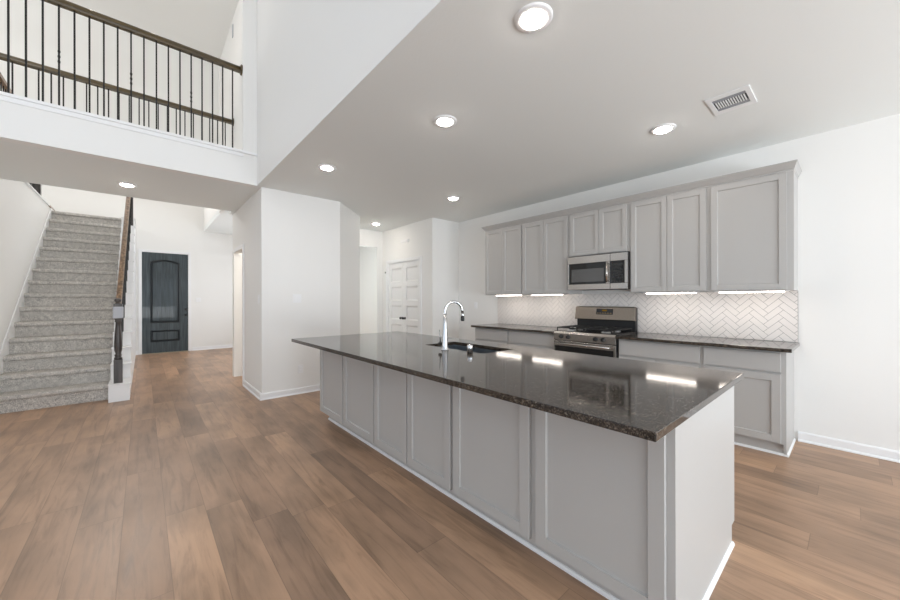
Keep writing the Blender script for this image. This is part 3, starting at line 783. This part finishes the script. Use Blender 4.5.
bm = nb(); bx(bm, MX+.05, W-.05, mw0+.03, mw1-.03, mz0, mz0+.012)
obj('vent_underside', bm, M['grille'], MW)

# ------------------------------------------------------------------ range
RX = 3.86; r0, r1 = 1.696, 2.456
RG = thing('gas_range', 'stainless steel gas range with black grates between the wall worktops', 'range', (4.15, (r0+r1)/2, 0))
bm = nb(); bx(bm, RX+.03, W-.02, r0, r1, .03, .895); 
for y in (r0+.05, r1-.05):
    for x in (3.95, 4.4): lathe(bm, [(.015, 0), (.015, .03)], (x, y, 0), 10)
obj('range_body', bm, M['black'], RG)
bm = nb(); prism(bm, [(RX, .795), (RX+.04, .795), (RX+.04, .902), (RX+.012, .902), (RX, .875)], 1, r0, r1); cpn = obj('control_panel', bm, M['steel'], RG, bevel=.002)
for y in (2.352, 2.257, 1.919, 1.828):
    bm = nb(); lathe(bm, [(.026, 0), (.026, -.005), (.021, -.008), (.019, -.028), (.014, -.031)], (RX, y, .838), 20, 0); obj('knob', bm, M['black'], cpn)
bm = nb(); bx(bm, RX, RX+.03, r0, r1, .195, .785); od = obj('oven_door', bm, M['steel'], RG, bevel=.003)
bm = nb(); bx(bm, RX-.003, RX, r0+.02, r1-.02, .28, .725); obj('door_glass', bm, M['glassblack'], od)
bm = nb(); tube(bm, [(RX-.045, r0+.04, .757), (RX-.045, r1-.04, .757)], .012, 12)
for y in (r0+.07, r1-.07): tube(bm, [(RX, y, .757), (RX-.045, y, .757)], .008, 8)
obj('handle', bm, M['steel'], od)
bm = nb(); bx(bm, RX, RX+.03, r0, r1, .05, .185); obj('bottom_drawer', bm, M['steel'], RG, bevel=.003)
bm = nb(); bx(bm, RX+.012, 4.38, r0-.001, r1+.001, .893, .908); ct_ = obj('cooktop', bm, mat('cooktop_enamel', (.015, .015, .016), .15), RG, bevel=.003)
for bxx, byy in ((4.0, 1.86), (4.0, 2.29), (4.26, 1.86), (4.26, 2.29)):
    bm = nb(); lathe(bm, [(.05, 0), (.05, .008), (.04, .012)], (bxx, byy, .908), 24)
    bn = obj('burner', bm, mat('burner_aluminium', (.6, .6, .6), .3, 1.0) if 'burn' not in M else M['burn'], RG)
    M['burn'] = bn.data.materials[0]
    bm = nb(); lathe(bm, [(.034, .012), (.036, .018), (.03, .024), (.01, .025)], (bxx, byy, .908), 24); obj('burner_cap', bm, M['castiron'], bn)
def bar(bm, p, q, r=.006): bx(bm, min(p[0], q[0])-r, max(p[0], q[0])+r, min(p[1], q[1])-r, max(p[1], q[1])+r, p[2]-.006, p[2]+.006)
for ya, yb in ((r0+.03, (r0+r1)/2-.006), ((r0+r1)/2+.006, r1-.03)):
    bm = nb(); zg = .944; xa, xb = 3.90, 4.36; yc = (ya+yb)/2
    for y in (ya, yb): bar(bm, (xa, y, zg), (xb, y, zg))
    for x in (xa, (xa+xb)/2, xb): bar(bm, (x, ya, zg), (x, yb, zg))
    for x0_ in (xa, (xa+xb)/2):
        xm = x0_ + (xb-xa)/4
        bar(bm, (xm, ya, zg), (xm, ya+.10, zg)); bar(bm, (xm, yb-.10, zg), (xm, yb, zg))
        bar(bm, (x0_, yc, zg), (x0_+.07, yc, zg)); bar(bm, (x0_+(xb-xa)/2-.07, yc, zg), (x0_+(xb-xa)/2, yc, zg))
    for x in (xa, xb):
        for y in (ya, yb): bx(bm, x-.006, x+.006, y-.006, y+.006, .908, zg)
    obj('grate', bm, M['castiron'], RG, bevel=.002)
# backguard
bm = nb(); bx(bm, 4.42, W-.02, r0+.008, r1-.008, .895, 1.19); obj('backguard_body', bm, M['black'], RG)
bm = nb(); prism(bm, [(4.365, 1.035), (4.385, 1.03), (4.43, 1.03), (4.43, 1.2), (4.41, 1.2), (4.395, 1.193)], 1, r0+.0, r1-.0)
bgd = obj('backguard', bm, mat('backguard_steel', (.25, .215, .18), .26, 1.0), RG, bevel=.004)
def on_guard(z): return 4.365 + (z-1.035)*(.030/.158)
bm = nb(); q = [(on_guard(1.10)-.003, 1.10), (on_guard(1.10)+.004, 1.10), (on_guard(1.172)+.004, 1.172), (on_guard(1.172)-.003, 1.172)]
prism(bm, q, 1, 1.955, 2.165); obj('display_panel', bm, M['glassblack'], bgd)
bm = nb(); q = [(on_guard(1.14)-.0045, 1.14), (on_guard(1.14), 1.14), (on_guard(1.162), 1.162), (on_guard(1.162)-.0045, 1.162)]
prism(bm, q, 1, 2.03, 2.09); obj('display', bm, M['display'], bgd)
bm = nb()
for k in range(6): 
    y = 1.97+k*.033
    z = 1.112
    q = [(on_guard(z)-.0042, z), (on_guard(z), z), (on_guard(z+.009), z+.009), (on_guard(z+.009)-.0042, z+.009)]; prism(bm, q, 1, y, y+.02)
obj('buttons', bm, mat('button_gold', srgb(140, 118, 80), .4), bgd)

# ------------------------------------------------------------------ recessed ceiling lights
def can(loc, lab, grp='recessed lights in the kitchen ceiling'):
    t = thing('ceiling_light', lab, 'light', loc, grp)
    bm = nb(); seg = 40
    prof = [(.098, 0), (.098, -.004), (.090, -.009), (.072, -.011), (.062, -.010), (.062, -.001)]
    rings = [[bm.verts.new((loc[0]+r*math.cos(2*PI*k/seg), loc[1]+r*math.sin(2*PI*k/seg), loc[2]+z)) for k in range(seg)] for r, z in prof]
    for a, b in zip(rings, rings[1:]):
        for k in range(seg): f = bm.faces.new((a[k], a[(k+1) % seg], b[(k+1) % seg], b[k])); f.smooth = True
    obj('trim_ring', bm, M['trim'], t)
    bm = nb(); lathe(bm, [(.030, -.020), (.050, -.019), (.060, -.014), (.060, -.002)], loc, seg); obj('lens', bm, M['lamp'], t)
    return t
c0 = can((1.53, 1.09, H), 'round ceiling light nearest the camera, at the top of the view')
for (x, y), lab in zip(((1.53, 2.45), (3.36, 1.07), (1.53, 3.81), (3.36, 3.77), (3.36, 6.0)),
                       ('ceiling light above the island middle, second nearest of the left row', 'ceiling light beside the air vent, nearest of the right row',
                        'ceiling light near the centre wall corner, last of the left row', 'ceiling light above the far left upper cabinet, second of the right row',
                        'small distant ceiling light in the hall before the white pantry doors')):
    if (x, y) == (1.53, 2.45): x, y = 1.863, 2.193
    dup(c0, (x, y, H), lab)
l = dup(c0, (-.149, 6.02, H), 'ceiling light under the bridge, above the foot of the stairs'); l['group'] = 'lights of the entry side'
for x, wd in ((-.65, 'left'), (.36, 'right')):
    l = dup(c0, (x, 5.85, HI), 'ceiling light high above the bridge, the %s one of the pair' % wd); l['group'] = 'lights of the high ceiling'

# air vent
VX0, VX1, VY0, VY1 = 3.107, 3.425, .463, .715
V = thing('ceiling_vent', 'white rectangular air vent with dark slots in the kitchen ceiling', 'vent', ((VX0+VX1)/2, (VY0+VY1)/2, H))
bm = nb(); slab_with_hole(bm, (VX0, VX1, VY0, VY1), (VX0+.055, VX1-.055, VY0+.030, VY1-.030), H-.008, H-.001); obj('frame', bm, M['trim'], V, bevel=.002)
bm = nb(); bx(bm, VX0+.03, VX1-.03, VY0+.03, VY1-.03, H-.0012, H-.0002); obj('duct_shade_sheet', bm, M['grille'], V)  # flat dark sheet painted in for the shade inside the duct
bm = nb(); bx(bm, VX0+.055, VX0+.105, VY0+.03, VY1-.03, H-.004, H-.0015); obj('damper_bar', bm, mat('damper_grey', srgb(150, 152, 158), .5), V)
bm = nb(); bx(bm, VX1-.105, VX1-.055, VY0+.03, VY1-.03, H-.004, H-.0015); obj('damper_bar', bm, bpy.data.materials['damper_grey'], V)
ns = 12
for k in range(ns):
    y = VY0+.045 + (VY1-VY0-.09)*k/(ns-1)
    bm = nb(); bx(bm, VX0+.105, VX1-.105, y-.0035, y+.0035, H-.008, H-.002); obj('slat', bm, M['trim'], V)

# ------------------------------------------------------------------ plates on the walls
def plate(name, lab, cat, loc, n, wdt, hgt, kind):
    """n: 'x-' or 'y-' facing"""
    t = thing(name, lab, cat, loc)
    def B(u0, u1, v0, v1, d0, d1):
        bm = nb()
        if n == 'y-': bx(bm, loc[0]+u0, loc[0]+u1, loc[1]-d1, loc[1]-d0, loc[2]+v0, loc[2]+v1)
        else: bx(bm, loc[0]-d1, loc[0]-d0, loc[1]+u0, loc[1]+u1, loc[2]+v0, loc[2]+v1)
        return bm
    obj('cover_plate', B(-wdt/2, wdt/2, -hgt/2, hgt/2, 0, .006), M['plate'], t, bevel=.002)
    if kind == 'switch':
        k = max(1, round(wdt/.055)-0 if wdt > .08 else 1)
        for i in range(k):
            u = (i-(k-1)/2)*.046
            obj('rocker', B(u-.016, u+.016, -.033, .033, .006, .009), M['plate'], t, bevel=.001)
    elif kind == 'outlet':
        for v in (-.02, .02): obj('socket', B(-.017, .017, v-.014, v+.014, .006, .009), M['plate'], t, bevel=.002)
    return t
plate('light_switch', 'double white light switch plate on the centre wall', 'switch', (1.593, 5.017, 1.31), 'y-', .115, .115, 'switch')
plate('light_switch', 'white light switch near the corner on the shaded left side of the centre wall', 'switch', (1.154, 5.16, 1.30), 'x-', .07, .115, 'switch')
plate('wall_outlet', 'white wall outlet low on the centre wall', 'outlet', (1.640, 5.017, .337), 'y-', .07, .115, 'outlet')
plate('wall_outlet', 'white wall outlet on the wall left of the backsplash', 'outlet', (W, 4.45, 1.19), 'x-', .07, .115, 'outlet')
plate('light_switch', 'white light switch on the wall right of the front door', 'switch', (1.08, 11.15, 1.30), 'y-', .11, .115, 'switch')
bm = nb(); bx(bm, 3.86, 3.87, 5.63, 5.91, 2.425, 2.465); bx(bm, 3.850, 3.86, 5.64, 5.66, 2.40, 2.465)
tag(obj('wall_register', bm, M['plate'], None), 'slim white register on the wall above the pantry doors', 'vent')
bm = nb(); bx(bm, 3.848, 3.87, 6.475, 6.495, 1.85, 1.88)
tag(obj('wall_sensor', bm, M['grille'], None), 'tiny dark sensor beside the top left of the pantry doors', 'sensor')
bm = nb(); bx(bm, 1.105, 1.115, 6.62, 6.68, 5.58, 5.78)
tag(obj('door_chime', bm, M['tape'], None), 'small grey box high on the upstairs wall right of the railing', 'chime')
